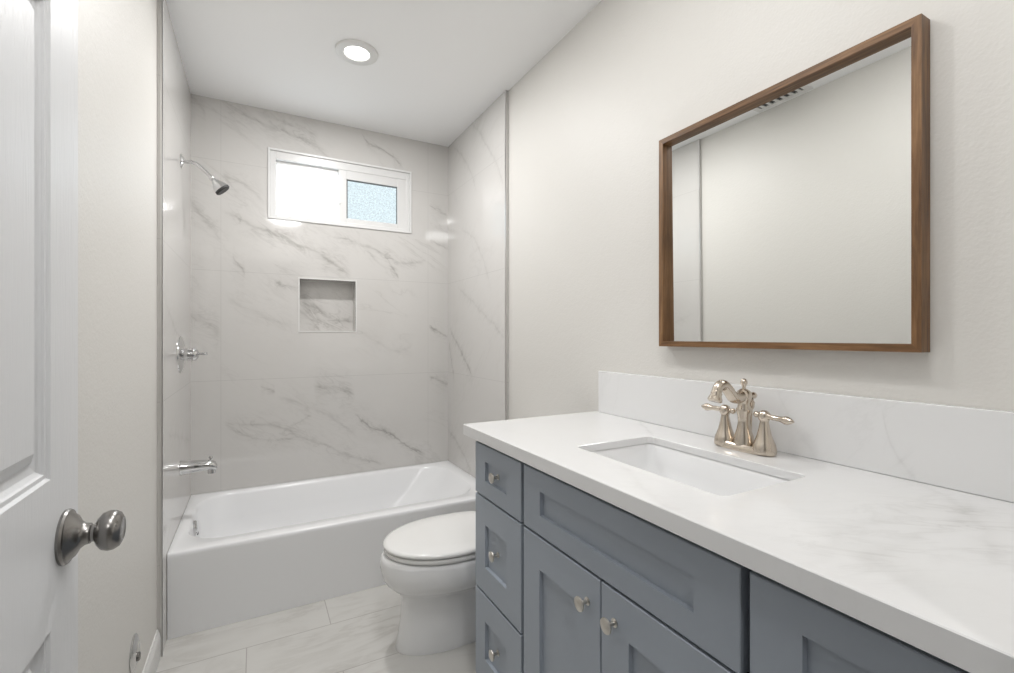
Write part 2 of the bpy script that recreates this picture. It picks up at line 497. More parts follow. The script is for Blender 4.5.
# niche edge trim
bm = bmesh.new()
w = 0.007
for a in ((NX0 - w, NX1 + w, NZ0 - w, NZ0), (NX0 - w, NX1 + w, NZ1, NZ1 + w), (NX0 - w, NX0, NZ0, NZ1), (NX1, NX1 + w, NZ0, NZ1)):
    bx(bm, a[0], a[1], YB - 0.003, YB + 0.006, a[2], a[3])
struct('trim_3', bm, M['trim'], 'thin white edge trim around the shower niche')
# caulk line along floor at the tub is built with the tub
# front wall with the doorway
DX0, DX1, DZ = -0.258, 0.56, 2.05
bm = bmesh.new()
bx(bm, -1.6, DX0, FY0, FY1, 0, CEIL); bx(bm, DX1, 1.9, FY0, FY1, 0, CEIL); bx(bm, DX0, DX1, FY0, FY1, DZ, CEIL)
struct('wall_front', bm, M['paint'], 'painted wall with the doorway')
# door casing on the room side and jambs
bm = bmesh.new()
bx(bm, DX0, DX0 + 0.004, FY0, FY1, 0, DZ); bx(bm, DX1 - 0.018, DX1, FY0, FY1, 0, DZ); bx(bm, DX0 + 0.004, DX1 - 0.018, FY0, FY1, DZ - 0.018, DZ)
struct('trim_4', bm, M['trim'], 'white door jamb lining')
# hall outside the doorway
struct('wall_hall_left', box(-1.6, -1.5, -2.2, FY0, 0, CEIL), M['paint_smooth'])
struct('wall_hall_right', box(1.8, 1.9, -2.2, FY0, 0, CEIL), M['paint_smooth'])
struct('wall_hall_back', box(-1.5, 1.8, -2.2, -2.1, 0, CEIL), M['paint_smooth'])
# baseboards
def baseboard(name, x0, sgn, y0, y1, label):
    prof = [(0, 0), (0.012, 0), (0.012, 0.075), (0.010, 0.088), (0.006, 0.098), (0.004, 0.106), (0, 0.106)]
    bm = bmesh.new()
    rings = [[bm.verts.new((x0 + sgn * a, y, z)) for a, z in prof] for y in (y0, y1)]
    skin(bm, rings)
    struct(name, bm, M['trim'], label)
baseboard('baseboard_left', PL, 1, FY1, 2.098, 'white baseboard along the left wall')
baseboard('baseboard_right', PR, -1, 1.385, 2.13, 'white baseboard behind the toilet')

# ------------------------------------------------------------------ window
wn = bpy.data.objects.new('window_1', None); COL.objects.link(wn)
tag(wn, 'white vinyl sliding window high in the tiled wall', None, None, 'structure')
wn.location = (WX0, YB, WZ0)
def wpart(name, bm, mat, parent=wn, **k):
    o = link(name, bm, mat, parent, **k)
    if parent is wn: o.location = -Vector(wn.location)
    return o
def ring(bm, x0, x1, z0, z1, l, r, b, t_, y0, y1, bev=0.002):
    bx(bm, x0, x0 + l, y0, y1, z0, z1, bev); bx(bm, x1 - r, x1, y0, y1, z0, z1, bev)
    bx(bm, x0 + l, x1 - r, y0, y1, z0, z0 + b, bev); bx(bm, x0 + l, x1 - r, y0, y1, z1 - t_, z1, bev)
ox0, ox1, oz0, oz1 = 0.060, 0.896, 1.849, 2.253
bm = bmesh.new()
ring(bm, ox0, ox1, oz0, oz1, .012, .012, .012, .012, YB - 0.008, YB + 0.06)           # outer lip
ring(bm, ox0 + .012, ox1 - .012, oz0 + .012, oz1 - .012, .030, .022, .014, .045, YB + 0.002, YB + 0.09)
wpart('window_frame', bm, M['vinyl'])
bm = bmesh.new()   # slim fixed rail round the left light
ring(bm, 0.100, 0.462, 1.872, 2.198, .008, .020, .008, .020, YB + 0.030, YB + 0.075)
fl = wpart('fixed_rail', bm, M['vinyl'])
link('pane', box(0.108, 0.442, YB + 0.048, YB + 0.053, 1.88, 2.178), M['glass_clear'], fl)
bm = bmesh.new()   # sliding sash with wider rails, in front
ring(bm, 0.445, 0.868, 1.873, 2.198, .046, .062, .030, .055, YB + 0.006, YB + 0.040)
sa = wpart('sliding_sash', bm, M['vinyl'])
bm = bmesh.new()
ring(bm, 0.489, 0.808, 1.901, 2.146, .010, .004, .003, .006, YB + 0.016, YB + 0.030, 0)
link('glazing_gasket', bm, M['gasket'], sa)
link('pane', box(0.49, 0.807, YB + 0.020, YB + 0.024, 1.902, 2.145), M['glass_obscure'], sa)
bm = box(0.446, 0.456, YB - 0.004, YB + 0.010, 1.985, 2.025, 0.003)
bx(bm, 0.440, 0.452, YB - 0.002, YB + 0.004, 1.995, 2.010, 0.002)
link('latch', bm, M['alu'], sa)

# ------------------------------------------------------------------ door leaf, open against the left wall
DF = -0.218; DT = 0.035
dr = bpy.data.objects.new('door_1', None); COL.objects.link(dr)
tag(dr, 'white woodgrain panel door standing open on the left', None, None, 'structure')
dr.location = (DF, 0.06, 0.01)
def leaf():
    bm = bmesh.new()
    y0, y1 = 0.050, 0.854; z0, z1 = 0.012, 2.040
    ys = [y0, y0 + 0.10, 0.405, 0.500, 0.756, y1]
    zs = [z0, 0.255, 0.820, 1.003, 1.585, 1.690, 1.925, z1]
    prof = [(0.0, 0.0), (0.003, 0.0035), (0.008, 0.0035), (0.0095, 0.0060), (0.014, 0.0100), (0.022, 0.0115), (0.025, 0.0115), (0.028, 0.0085), (0.041, 0.0020)]
    for face, sg in ((DF, -1), (DF - DT, 1)):
        for i in range(5):
            for j in range(7):
                a, b, c, d = ys[i], ys[i + 1], zs[j], zs[j + 1]
                if i in (1, 3) and j in (1, 3, 5):
                    rings = []
                    for off, dep in prof:
                        rings.append([bm.verts.new((face + sg * dep, y, z)) for y, z in ((a + off, c + off), (b - off, c + off), (b - off, d - off), (a + off, d - off))])
                    skin(bm, rings, caps=False); bm.faces.new(rings[-1])
                else:
                    bm.faces.new([bm.verts.new((face, y, z)) for y, z in ((a, c), (b, c), (b, d), (a, d))])
    for a, b in (((y0, z0), (y1, z0)), ((y1, z0), (y1, z1)), ((y1, z1), (y0, z1)), ((y0, z1), (y0, z0))):
        bm.faces.new([bm.verts.new(v) for v in ((DF, *a), (DF, *b), (DF - DT, *b), (DF - DT, *a))])
    bmesh.ops.remove_doubles(bm, verts=bm.verts, dist=1e-5)
    return bm
lf = link('door_leaf', leaf(), M['door'], dr); lf.location = -Vector(dr.location)
def door_knob(x, sg):
    p = Vector((x, 0.802, 0.916)) - Vector(dr.location)
    bm = bmesh.new()
    lathe(bm, [(0, -0.0), (0.0345, 0.0), (0.0350, 0.003), (0.0335, 0.0055), (0.030, 0.0065), (0.026, 0.0115), (0.018, 0.0160), (0.0138, 0.021), (0.0132, 0.026), (0, 0.026)], p, (sg, 0, 0), 40)
    r = link('knob_rosette', bm, M['steel'], dr, smooth=True, angle=40)
    bm = bmesh.new()
    pr = [(0.0, 0.020), (0.0125, 0.020), (0.0125, 0.0265), (0.0110, 0.028), (0.0115, 0.031), (0.0175, 0.0335), (0.0235, 0.0385), (0.0258, 0.045), (0.0253, 0.051), (0.0220, 0.0565), (0.0155, 0.060), (0.0135, 0.0603), (0.0120, 0.0595), (0, 0.0595)]
    if sg < 0: pr = [(a, b * 0.95) for a, b in pr]
    lathe(bm, pr, p, (sg, 0, 0), 40)
    link('door_knob', bm, M['steel'], dr, smooth=True, angle=40)
door_knob(DF, 1); door_knob(DF - DT, -1)
for z in (0.25, 1.02, 1.80):
    bm = bmesh.new(); lathe(bm, [(0, 0), (0.007, 0), (0.007, 0.09), (0, 0.09)], Vector((DF + 0.007, 0.05, z - 0.045)) - Vector(dr.location), (0, 0, 1), 16)
    link('hinge', bm, M['steel'], dr, smooth=True, angle=40)

# ------------------------------------------------------------------ round cover plate low on left wall
bm = bmesh.new()
cp = thing('pipe_cover_plate', 'small round chrome cover plate low on the left wall above the baseboard', 'cover plate', (PL, 1.728, 0.243))
lathe(bm, [(0, 0.0), (0.050, 0.0), (0.051, 0.003), (0.048, 0.006), (0.034, 0.010), (0.030, 0.012), (0.026, 0.010), (0, 0.008)], (0, 0, 0), (1, 0, 0), 40)
link('plate', bm, M['chrome'], cp, smooth=True, angle=35)
bm = bmesh.new(); lathe(bm, [(0, 0.006), (0.012, 0.006), (0.012, 0.016), (0.009, 0.018), (0, 0.018)], (0, -0.004, -0.012), (1, 0, 0), 20)
link('screw_cap', bm, M['steel'], cp, smooth=True, angle=35)

# ------------------------------------------------------------------ bathtub
TY = 2.205; TH = 0.333
tb = thing('bathtub', 'white alcove bathtub with a flat front apron', 'bathtub', (XL, TY, 0))
def tpart(name, bm, mat, **k):
    o = link(name, bm, mat, tb, **k); o.location = -Vector(tb.location); return o
bm = bmesh.new()
X0, X1, Y0, Y1 = XL + 0.001, XR - 0.001, TY, YB - 0.001
S = []
S.append((rrect(X0, X1, Y0 + 0.003, Y1, 0.003), 0.0005))
S.append((rrect(X0, X1, Y0 + 0.001, Y1, 0.003), TH - 0.05))
S.append((rrect(X0, X1, Y0, Y1, 0.003), TH - 0.020))
S.append((rrect(X0, X1, Y0 + 0.0008, Y1, 0.004), TH - 0.006))
S.append((rrect(X0, X1, Y0 + 0.005, Y1, 0.004), TH - 0.001))
S.append((rrect(X0 + 0.002, X1 - 0.002, Y0 + 0.014, Y1 - 0.002, 0.006), TH))
ix0, ix1, iy0, iy1 = X0 + 0.042, X1 - 0.075, Y0 + 0.085, Y1 - 0.045
S.append((rrect(ix0 - 0.006, ix1 + 0.006, iy0 - 0.006, iy1 + 0.006, 0.17), TH - 0.001))
S.append((rrect(ix0, ix1, iy0, iy1, 0.165), TH - 0.005))
S.append((rrect(ix0 + 0.005, ix1 - 0.008, iy0 + 0.006, iy1 - 0.006, 0.165), TH - 0.016))
S.append((rrect(ix0 + 0.014, ix1 - 0.10, iy0 + 0.025, iy1 - 0.025, 0.17), 0.20))
S.append((rrect(ix0 + 0.030, ix1 - 0.17, iy0 + 0.040, iy1 - 0.040, 0.20), 0.11))
S.append((rrect(ix0 + 0.060, ix1 - 0.22, iy0 + 0.070, iy1 - 0.070, 0.20), 0.078))
S.append((rrect(ix0 + 0.12, ix1 - 0.28, iy0 + 0.13, iy1 - 0.13, 0.15), 0.070))
loft(bm, S, cap0=True)
tpart('tub_shell', bm, M['acrylic'], smooth=True, angle=50)
bm = bmesh.new()
lathe(bm, [(0, -0.004), (0.034, -0.004), (0.034, 0.004), (0.030, 0.009), (0.018, 0.012), (0, 0.012)], (ix0 + 0.012, 2.59, 0.285), (1, 0, 0.06), 32)
tpart('overflow_cover', bm, M['chrome'], smooth=True, angle=35)
bm = bmesh.new(); bx(bm, ix0 + 0.0195, ix0 + 0.0250, 2.582, 2.598, 0.253, 0.264, 0.001)
tpart('overflow_slot', bm, M['dark'])
bm = bmesh.new()
lathe(bm, [(0, 0), (0.035, 0), (0.034, 0.003), (0.02, 0.005), (0, 0.004)], (ix0 + 0.22, 2.59, 0.0705), (0, 0, 1), 32)
tpart('drain', bm, M['chrome'], smooth=True, angle=35)

# ------------------------------------------------------------------ shower fittings
sh = thing('wall_shower', 'chrome shower head on a bent arm from the left tiled wall', 'shower', (XL, 2.598, 1.985))
def rel(o, pts): return [tuple(Vector(p) - Vector(o.location)) for p in pts]
bm = bmesh.new()
tube(bm, rel(sh, [(XL + 0.002, 2.598, 1.985), (-0.262, 2.598, 1.986), (-0.240, 2.598, 1.980), (-0.205, 2.598, 1.950), (-0.180, 2.598, 1.924)]), 0.0085, 16)
link('shower_arm', bm, M['chrome'], sh, smooth=True)
bm = bmesh.new(); lathe(bm, [(0, 0), (0.031, 0), (0.030, 0.004), (0.018, 0.009), (0.011, 0.012), (0, 0.012)], (0, 0, 0), (1, 0, 0), 32)
link('wall_flange', bm, M['chrome'], sh, smooth=True, angle=35)
bm = bmesh.new()
hd = Vector((0.66, 0, -0.75)).normalized(); st = Vector((-0.186, 2.598, 1.930)) - Vector(sh.location)
lathe(bm, [(0, 0), (0.012, 0), (0.0125, 0.010), (0.010, 0.014), (0.013, 0.020), (0.017, 0.026), (0.018, 0.032), (0.026, 0.042), (0.033, 0.060), (0.0345, 0.066), (0, 0.066)], st, hd, 32)
h = link('spray_head', bm, M['chrome'], sh, smooth=True, angle=35)
bm = bmesh.new(); lathe(bm, [(0, 0.066), (0.0345, 0.066), (0.035, 0.074), (0.031, 0.078), (0, 0.078)], st, hd, 32)
link('spray_face', bm, M['dark'], h, smooth=True, angle=35)['label'] = 'dark rubber spray face'

va = thing('shower_valve', 'chrome shower valve with round plate and lever on the left tiled wall', 'shower valve', (XL, 2.566, 1.094))
bm = bmesh.new(); lathe(bm, [(0, 0), (0.084, 0), (0.083, 0.004), (0.070, 0.010), (0.040, 0.014), (0.030, 0.016), (0, 0.016)], (0, 0, 0), (1, 0, 0), 48)
link('valve_plate', bm, M['chrome'], va, smooth=True, angle=35)
bm = bmesh.new(); lathe(bm, [(0, 0.012), (0.028, 0.012), (0.028, 0.030), (0.024, 0.033), (0.026, 0.040), (0.031, 0.052), (0.028, 0.062), (0.018, 0.070), (0.006, 0.074), (0, 0.074)], (0, 0, 0), (1, 0, 0), 32)
hb = link('valve_handle', bm, M['chrome'], va, smooth=True, angle=35)
bm = bmesh.new(); tube(bm, [(0.055, 0, 0), (0.075, -0.012, 0.002), (0.088, -0.026, 0.003), (0.104, -0.038, 0.003)], [0.006, 0.005, 0.0055, 0.008], 14)
link('handle_lever', bm, M['chrome'], hb, smooth=True)

sp = thing('tub_spout', 'chrome tub spout with pull-up knob low on the left tiled wall', 'tub spout', (XL, 2.566, 0.577))
bm = bmesh.new()
R = []
for x, zc, rz, ry in ((0.0, 0, .032, .032), (0.006, 0, .032, .032), (0.012, 0, .030, .030), (0.06, 0.001, .027, .028), (0.10, 0.001, .024, .027), (0.120, -0.001, .0235, .026), (0.136, -0.006, .020, .022), (0.144, -0.012, .012, .016)):
    R.append([bm.verts.new((x, ry * cos(2 * pi * i / 28), zc + rz * sin(2 * pi * i / 28))) for i in range(28)])
skin(bm, R)
lathe(bm, [(0.0, 0), (0.016, 0), (0.017, 0.022), (0.015, 0.024), (0, 0.020)], (0.122, 0, -0.016), (0, 0, -1), 24)
link('spout_body', bm, M['chrome'], sp, smooth=True, angle=40)
bm = bmesh.new(); lathe(bm, [(0, 0.0), (0.0035, 0.0), (0.0035, 0.012), (0.008, 0.014), (0.008, 0.020), (0.005, 0.024), (0, 0.024)], (0.118, 0, 0.016), (0, 0, 1), 20)
link('diverter_knob', bm, M['chrome'], sp, smooth=True, angle=40)

# ------------------------------------------------------------------ toilet
TCY = 1.730
to = thing('toilet', 'white toilet with closed lid between the bathtub and the vanity', 'toilet', (0.80, TCY, 0))
def egg(xf, xb, hw, n=48, p=2.15, q=0.52):
    """outline: elliptical nose at xf (front, -x), squarer back at xb"""
    xm = xf + (xb - xf) * q
    pts = []
    for i in range(n):
        a = 2 * pi * i / n
        ca, sa = cos(a), sin(a)
        if ca < 0: x = xm + ca * (xm - xf); y = hw * sa
        else:
            x = xm + (abs(ca) ** (2 / 2.9)) * (xb - xm); y = hw * math.copysign(abs(sa) ** (2 / 2.9), sa)
        pts.append((x - 0.80, y))
    return pts
bm = bmesh.new()
S = [(egg(0.464, 1.10, 0.100, q=.33), 0.0), (egg(0.463, 1.10, 0.101, q=.33), 0.010), (egg(0.470, 1.10, 0.097, q=.33), 0.04), (egg(0.480, 1.10, 0.092, q=.33), 0.10), (egg(0.485, 1.09, 0.091, q=.34), 0.16),
     (egg(0.484, 1.08, 0.093, q=.35), 0.192), (egg(0.474, 1.06, 0.108, q=.38), 0.212), (egg(0.450, 1.04, 0.138, q=.43), 0.232), (egg(0.428, 1.02, 0.164, q=.47), 0.254), (egg(0.413, 1.00, 0.181, q=.5), 0.282), (egg(0.408, 1.00, 0.188, q=.5), 0.310),
     (egg(0.409, 1.00, 0.188, q=.5), 0.340), (egg(0.413, 1.00, 0.186, q=.5), 0.354), (egg(0.422, 0.99, 0.179, q=.5), 0.360), (egg(0.47, 0.97, 0.13, q=.5), 0.360)]
loft(bm, S, cap0=True)
link('bowl', bm, M['porcelain'], to, smooth=True, angle=60)
bm = bmesh.new()
S = [(egg(0.430, 0.925, 0.180, q=.5), 0.3640), (egg(0.424, 0.925, 0.185, q=.5), 0.3665), (egg(0.422, 0.925, 0.186, q=.5), 0.372), (egg(0.423, 0.925, 0.185, q=.5), 0.380), (egg(0.430, 0.92, 0.178, q=.5), 0.3825)]
loft(bm, S, cap0=True)
link('seat', bm, M['seat'], to, smooth=True, angle=60)
bm = bmesh.new()
S = [(egg(0.428, 0.93, 0.181, q=.5), 0.3845), (egg(0.420, 0.93, 0.187, q=.5), 0.387), (egg(0.418, 0.93, 0.188, q=.5), 0.392), (egg(0.421, 0.93, 0.186, q=.5), 0.398), (egg(0.434, 0.92, 0.175, q=.5), 0.4020), (egg(0.50, 0.90, 0.12, q=.5), 0.4045), (egg(0.60, 0.85, 0.05, q=.5), 0.4055)]
loft(bm, S, cap0=True)
link('lid', bm, M['seat'], to, smooth=True, angle=60)
for s in (-1, 1):
    bm = bmesh.new(); lathe(bm, [(0, -0.02), (0.011, -0.02), (0.012, -0.018), (0.012, 0.018), (0.011, 0.02), (0, 0.02)], (0.137, s * 0.075, 0.382), (0, 1, 0), 20)
    link('hinge', bm, M['seat'], to, smooth=True, angle=40)
bm = bmesh.new()
lo = [(rrect(0.165, 0.345, -0.19, 0.19, 0.035), 0.362), (rrect(0.160, 0.350, -0.205, 0.205, 0.035), 0.45), (rrect(0.155, 0.352, -0.215, 0.215, 0.035), 0.700)]
loft(bm, lo, cap0=True)
link('tank', bm, M['porcelain'], to, smooth=True, angle=50)
bm = bmesh.new()
loft(bm, [(rrect(0.150, 0.354, -0.222, 0.222, 0.035), 0.701), (rrect(0.148, 0.354, -0.224, 0.224, 0.035), 0.708), (rrect(0.150, 0.354, -0.222, 0.222, 0.035), 0.728), (rrect(0.160, 0.346, -0.212, 0.212, 0.030), 0.733)], cap0=True)
link('tank_lid', bm, M['porcelain'], to, smooth=True, angle=50)
bm = bmesh.new(); lathe(bm, [(0, 0), (0.012, 0), (0.012, 0.010), (0, 0.012)], (0.155, 0.15, 0.645), (-1, 0, 0), 20)
tube(bm, [(0.146, 0.15, 0.645), (0.142, 0.12, 0.642), (0.142, 0.075, 0.636)], [0.005, 0.0055, 0.007], 12)
link('flush_lever', bm, M['chrome'], to, smooth=True, angle=50)

# ------------------------------------------------------------------ vanity cabinet
CZ = 0.889; CT = 0.033
CY0, CY1, CX0 = 0.088, 1.407, 0.598
FX = 0.622                       # door and drawer faces
VY0, VY1 = 0.120, 1.372
vn = thing('vanity_cabinet', 'grey-blue shaker vanity cabinet below the white countertop', 'bathroom vanity', (0.90, 0.745, 0))
VO = Vector(vn.location)
def vpart(name, bm, mat, parent=vn, **k):
    o = link(name, bm, mat, parent, **k)
    if parent is vn: o.location = -VO
    return o
ztop = CZ - CT - 0.001
bm = bmesh.new()
PX = FX + 0.021
BX = PR - 0.001
bx(bm, PX, BX, VY1 - 0.018, VY1, 0.0, ztop)
bx(bm, PX, BX, VY0, VY0 + 0.018, 0.0, ztop)
bx(bm, PX + 0.02, BX, VY0 + 0.018, VY1 - 0.018, 0.09, 0.108)
bx(bm, BX - 0.006, BX, VY0 + 0.018, VY1 - 0.018, 0.108, ztop)
bx(bm, PX + 0.07, PX + 0.085, VY0 + 0.018, VY1 - 0.018, 0.0, 0.09)
vpart('carcass', bm, M['cab'])
bm = bmesh.new()      # face frame behind the fronts
bx(bm, PX, PX + 0.019, VY0 + 0.018, VY1 - 0.018, 0.80, ztop)
bx(bm, PX, PX + 0.019, VY0 + 0.018, VY1 - 0.018, 0.655, 0.70)
bx(bm, PX, PX + 0.019, VY0 + 0.018, VY1 - 0.018, 0.09, 0.125)
for y in (1.062, 0.748, 0.427): bx(bm, PX, PX + 0.019, y - 0.022, y + 0.022, 0.125, 0.655 if y == 0.748 else 0.80)
for y0, y1 in ((1.08, 1.354), (0.138, 0.405)): bx(bm, PX, PX + 0.019, y0, y1, 0.36, 0.395)
vpart('face_frame', bm, M['cabdark'])
def shaker(y0, y1, z0, z1, iy0, iy1, iz0, iz1):
    bm = bmesh.new()
    b = 0.0015
    def R(x, a, c, d, e): return [bm.verts.new((x, p, q)) for p, q in ((a, d), (c, d), (c, e), (a, e))]
    rings = [R(FX + 0.0205, y0, y1, z0, z1), R(FX + b, y0, y1, z0, z1), R(FX, y0 + b, y1 - b, z0 + b, z1 - b),
             R(FX, iy0, iy1, iz0, iz1), R(FX + 0.010, iy0 + .0008, iy1 - .0008, iz0 + .0008, iz1 - .0008)]
    skin(bm, rings)
    return bm
def knob(parent, y, z, x):
    """mushroom cabinet knob on its stem"""
    bm = bmesh.new()
    lathe(bm, [(0, 0), (0.0085, 0), (0.0085, 0.002), (0.0045, 0.004), (0.0040, 0.012), (0.0065, 0.017), (0.0135, 0.0195), (0.0155, 0.022), (0.0150, 0.0245), (0.0100, 0.0270), (0, 0.0280)], (x, y, z), (-1, 0, 0), 32)
    link('knob', bm, M['knobs'], parent, smooth=True, angle=40)
for (y0, y1, iy0, iy1) in ((1.071, 1.362, 1.152, 1.291), (0.130, 0.4195, 0.200, 0.346)):
    for (z0, z1, iz0, iz1) in ((0.680, 0.8385, 0.729, 0.789), (0.383, 0.674, 0.463, 0.594), (0.100, 0.376, 0.180, 0.296)):
        d = vpart('drawer', shaker(y0, y1, z0, z1, iy0, iy1, iz0, iz1), M['cab'])
        knob(d, (iy0 + iy1) / 2, (iz0 + iz1) / 2, FX + 0.010)
vpart('false_drawer_front', shaker(0.4335, 1.057, 0.680, 0.8385, 0.516, 0.977, 0.729, 0.789), M['cab'])
d = vpart('door', shaker(0.7475, 1.057, 0.100, 0.674, 0.828, 0.979, 0.180, 0.594), M['cab'])
knob(d, 0.788, 0.612, FX)
d = vpart('door', shaker(0.4335, 0.7440, 0.100, 0.674, 0.514, 0.664, 0.180, 0.594), M['cab'])
knob(d, 0.703, 0.612, FX)

# countertop with the sink cut-out
SX0, SX1, SY0, SY1 = 0.735, 1.000, 0.545, 0.980
bm = bmesh.new()
k = 8; SL = 0.019
cyc = [(rrect(SX0, SX1, SY0, SY1, 0.018, k), CZ - SL), (rrect(CX0 + 0.020, BX - 0.002, CY0 + 0.02, CY1 - 0.02, 0.002, k), CZ - SL), (rrect(CX0 + 0.020, BX - 0.002, CY0 + 0.02, CY1 - 0.02, 0.002, k), CZ - CT), (rrect(CX0, BX, CY0, CY1, 0.002, k), CZ - CT), (rrect(CX0, BX, CY0, CY1, 0.002, k), CZ - 0.0015),
       (rrect(CX0 + 0.0015, BX, CY0 + 0.0015, CY1 - 0.0015, 0.002, k), CZ), (rrect(SX0 - 0.0015, SX1 + 0.0015, SY0 - 0.0015, SY1 + 0.0015, 0.0195, k), CZ), (rrect(SX0, SX1, SY0, SY1, 0.018, k), CZ - 0.0015), ]
rings = [[bm.verts.new((x, y, z)) for x, y in p] for p, z in cyc]
skin(bm, rings + [rings[0]], caps=False)
ct = link('countertop', bm, M['quartz'])
tag(ct, 'white veined quartz countertop with a rectangular sink cut-out', 'countertop')
bs = link('backsplash', box(PR - 0.021, PR - 0.001, CY0, 1.388, CZ + 0.0005, 1.045, 0.0015), M['quartz_edge'])
tag(bs, 'low white quartz backsplash standing on the countertop against the wall', 'backsplash')

# undermount sink
sk = thing('sink', 'white rectangular undermount sink in the countertop', 'sink', ((SX0 + SX1) / 2, (SY0 + SY1) / 2, CZ - CT - 0.13))
bm = bmesh.new()
zt = CZ - SL - 0.0008
def rr(d, r): return rrect(SX0 - d, SX1 + d, SY0 - d, SY1 + d, r, k)
S = [(rr(0.022, 0.035), zt), (rr(0.004, 0.022), zt), (rr(0.001, 0.020), zt - 0.004), (rr(-0.004, 0.028), zt - 0.05), (rr(-0.014, 0.045), zt - 0.100), (rr(-0.034, 0.045), zt - 0.124), (rr(-0.062, 0.04), zt - 0.131), (rr(-0.10, 0.02), zt - 0.134)]
S = [([(x - sk.location.x, y - sk.location.y) for x, y in p], z - sk.location.z) for p, z in S]
rg = loft(bm, S, cap0=False)
S2 = [S[0], ([(x, y) for x, y in S[0][0]], S[0][1] - 0.010)]
bo = [([(x * 1.04, y * 1.03) for x, y in S[3][0]], S[3][1]), ([(x * 1.04, y * 1.03) for x, y in S[5][0]], S[5][1] - 0.012)]
rings = [rg[0]] + [[bm.verts.new((x, y, z)) for x, y in p] for p, z in [S2[1]] + bo]
skin(bm, rings, caps=False); bm.faces.new(rings[-1])
link('basin', bm, M['porcelain'], sk, smooth=True, angle=50)
bm = bmesh.new(); lathe(bm, [(0, 0), (0.022, 0), (0.022, 0.002), (0.016, 0.003), (0.012, 0.001), (0, 0.001)], (0, 0, S[-1][1]), (0, 0, 1), 28)
link('drain', bm, M['nickel'], sk, smooth=True, angle=35)

# ------------------------------------------------------------------ faucet
FXC, FYC = 1.088, 0.748
fc = thing('faucet', 'brushed nickel two-handle faucet behind the sink', 'faucet', (FXC, FYC, CZ))
bm = bmesh.new()
def oval(w, l, z):
    return ([(w * (1 if True else 0) * math.copysign(abs(cos(a)) ** 1.0, cos(a)), l * math.copysign(abs(sin(a)) ** 0.75, sin(a))) for a in [2 * pi * i / 48 for i in range(48)]], z)
loft(bm, [oval(.027, .078, 0.0005), oval(.028, .079, 0.004), oval(.026, .077, 0.012), oval(.021, .072, 0.017)], cap0=True)
link('base_plate', bm, M['nickel'], fc, smooth=True, angle=45)
bm = bmesh.new()
lathe(bm, [(0, 0.012), (0.0250, 0.012), (0.0245, 0.022), (0.0225, 0.030), (0.0220, 0.036), (0.0170, 0.052), (0.0140, 0.070), (0.0145, 0.085), (0.0175, 0.098), (0.0180, 0.104), (0.0160, 0.108), (0.0135, 0.118),
           (0.0150, 0.122), (0.0185, 0.132), (0.0185, 0.142), (0.0150, 0.149), (0.0080, 0.154), (0, 0.155)], (0, 0, 0), (0, 0, 1), 36)
bd = link('spout_column', bm, M['nickel'], fc, smooth=True, angle=45)
bm = bmesh.new(); lathe(bm, [(0, 0.150), (0.0055, 0.150), (0.0045, 0.158), (0.0050, 0.161), (0.0085, 0.167), (0.0085, 0.173), (0.0050, 0.179), (0, 0.181)], (0, 0, 0), (0, 0, 1), 24)
link('finial', bm, M['nickel'], bd, smooth=True, angle=45)
bm = bmesh.new(); lathe(bm, [(0, 0.014), (0.0065, 0.014), (0.0060, 0.020), (0.0085, 0.025), (0.0085, 0.031), (0.0050, 0.036), (0, 0.037)], (0, 0, 0.137), (1, -0.25, 0.0), 24)
link('rear_button', bm, M['nickel'], bd, smooth=True, angle=45)
bm = bmesh.new()
tube(bm, [(-0.008, 0, 0.137), (-0.026, 0, 0.133), (-0.044, 0, 0.137), (-0.060, 0, 0.153), (-0.076, 0, 0.166), (-0.090, 0, 0.168), (-0.100, 0, 0.161), (-0.105, 0, 0.150)],
     [0.0150, 0.0145, 0.0138, 0.0135, 0.0132, 0.0126, 0.0118, 0.0115], 20, 6)
lathe(bm, [(0, 0), (0.0120, 0), (0.0135, 0.006), (0.0125, 0.009), (0.0165, 0.019), (0.0170, 0.024), (0.0140, 0.026), (0, 0.025)], (-0.1035, 0, 0.154), (-0.35, 0, -1), 28)
link('spout', bm, M['nickel'], fc, smooth=True, angle=50)
bm = bmesh.new()
tube(bm, [(0.020, -0.004, 0.016), (0.021, -0.005, 0.06), (0.022, -0.006, 0.104)], 0.0025, 10)
lathe(bm, [(0, 0), (0.004, 0.0), (0.0065, 0.006), (0.0070, 0.012), (0.0080, 0.018), (0.005, 0.022), (0.0055, 0.025), (0, 0.028)], (0.022, -0.006, 0.102), (0, 0, 1), 20)
link('lift_rod', bm, M['nickel'], fc, smooth=True, angle=45)
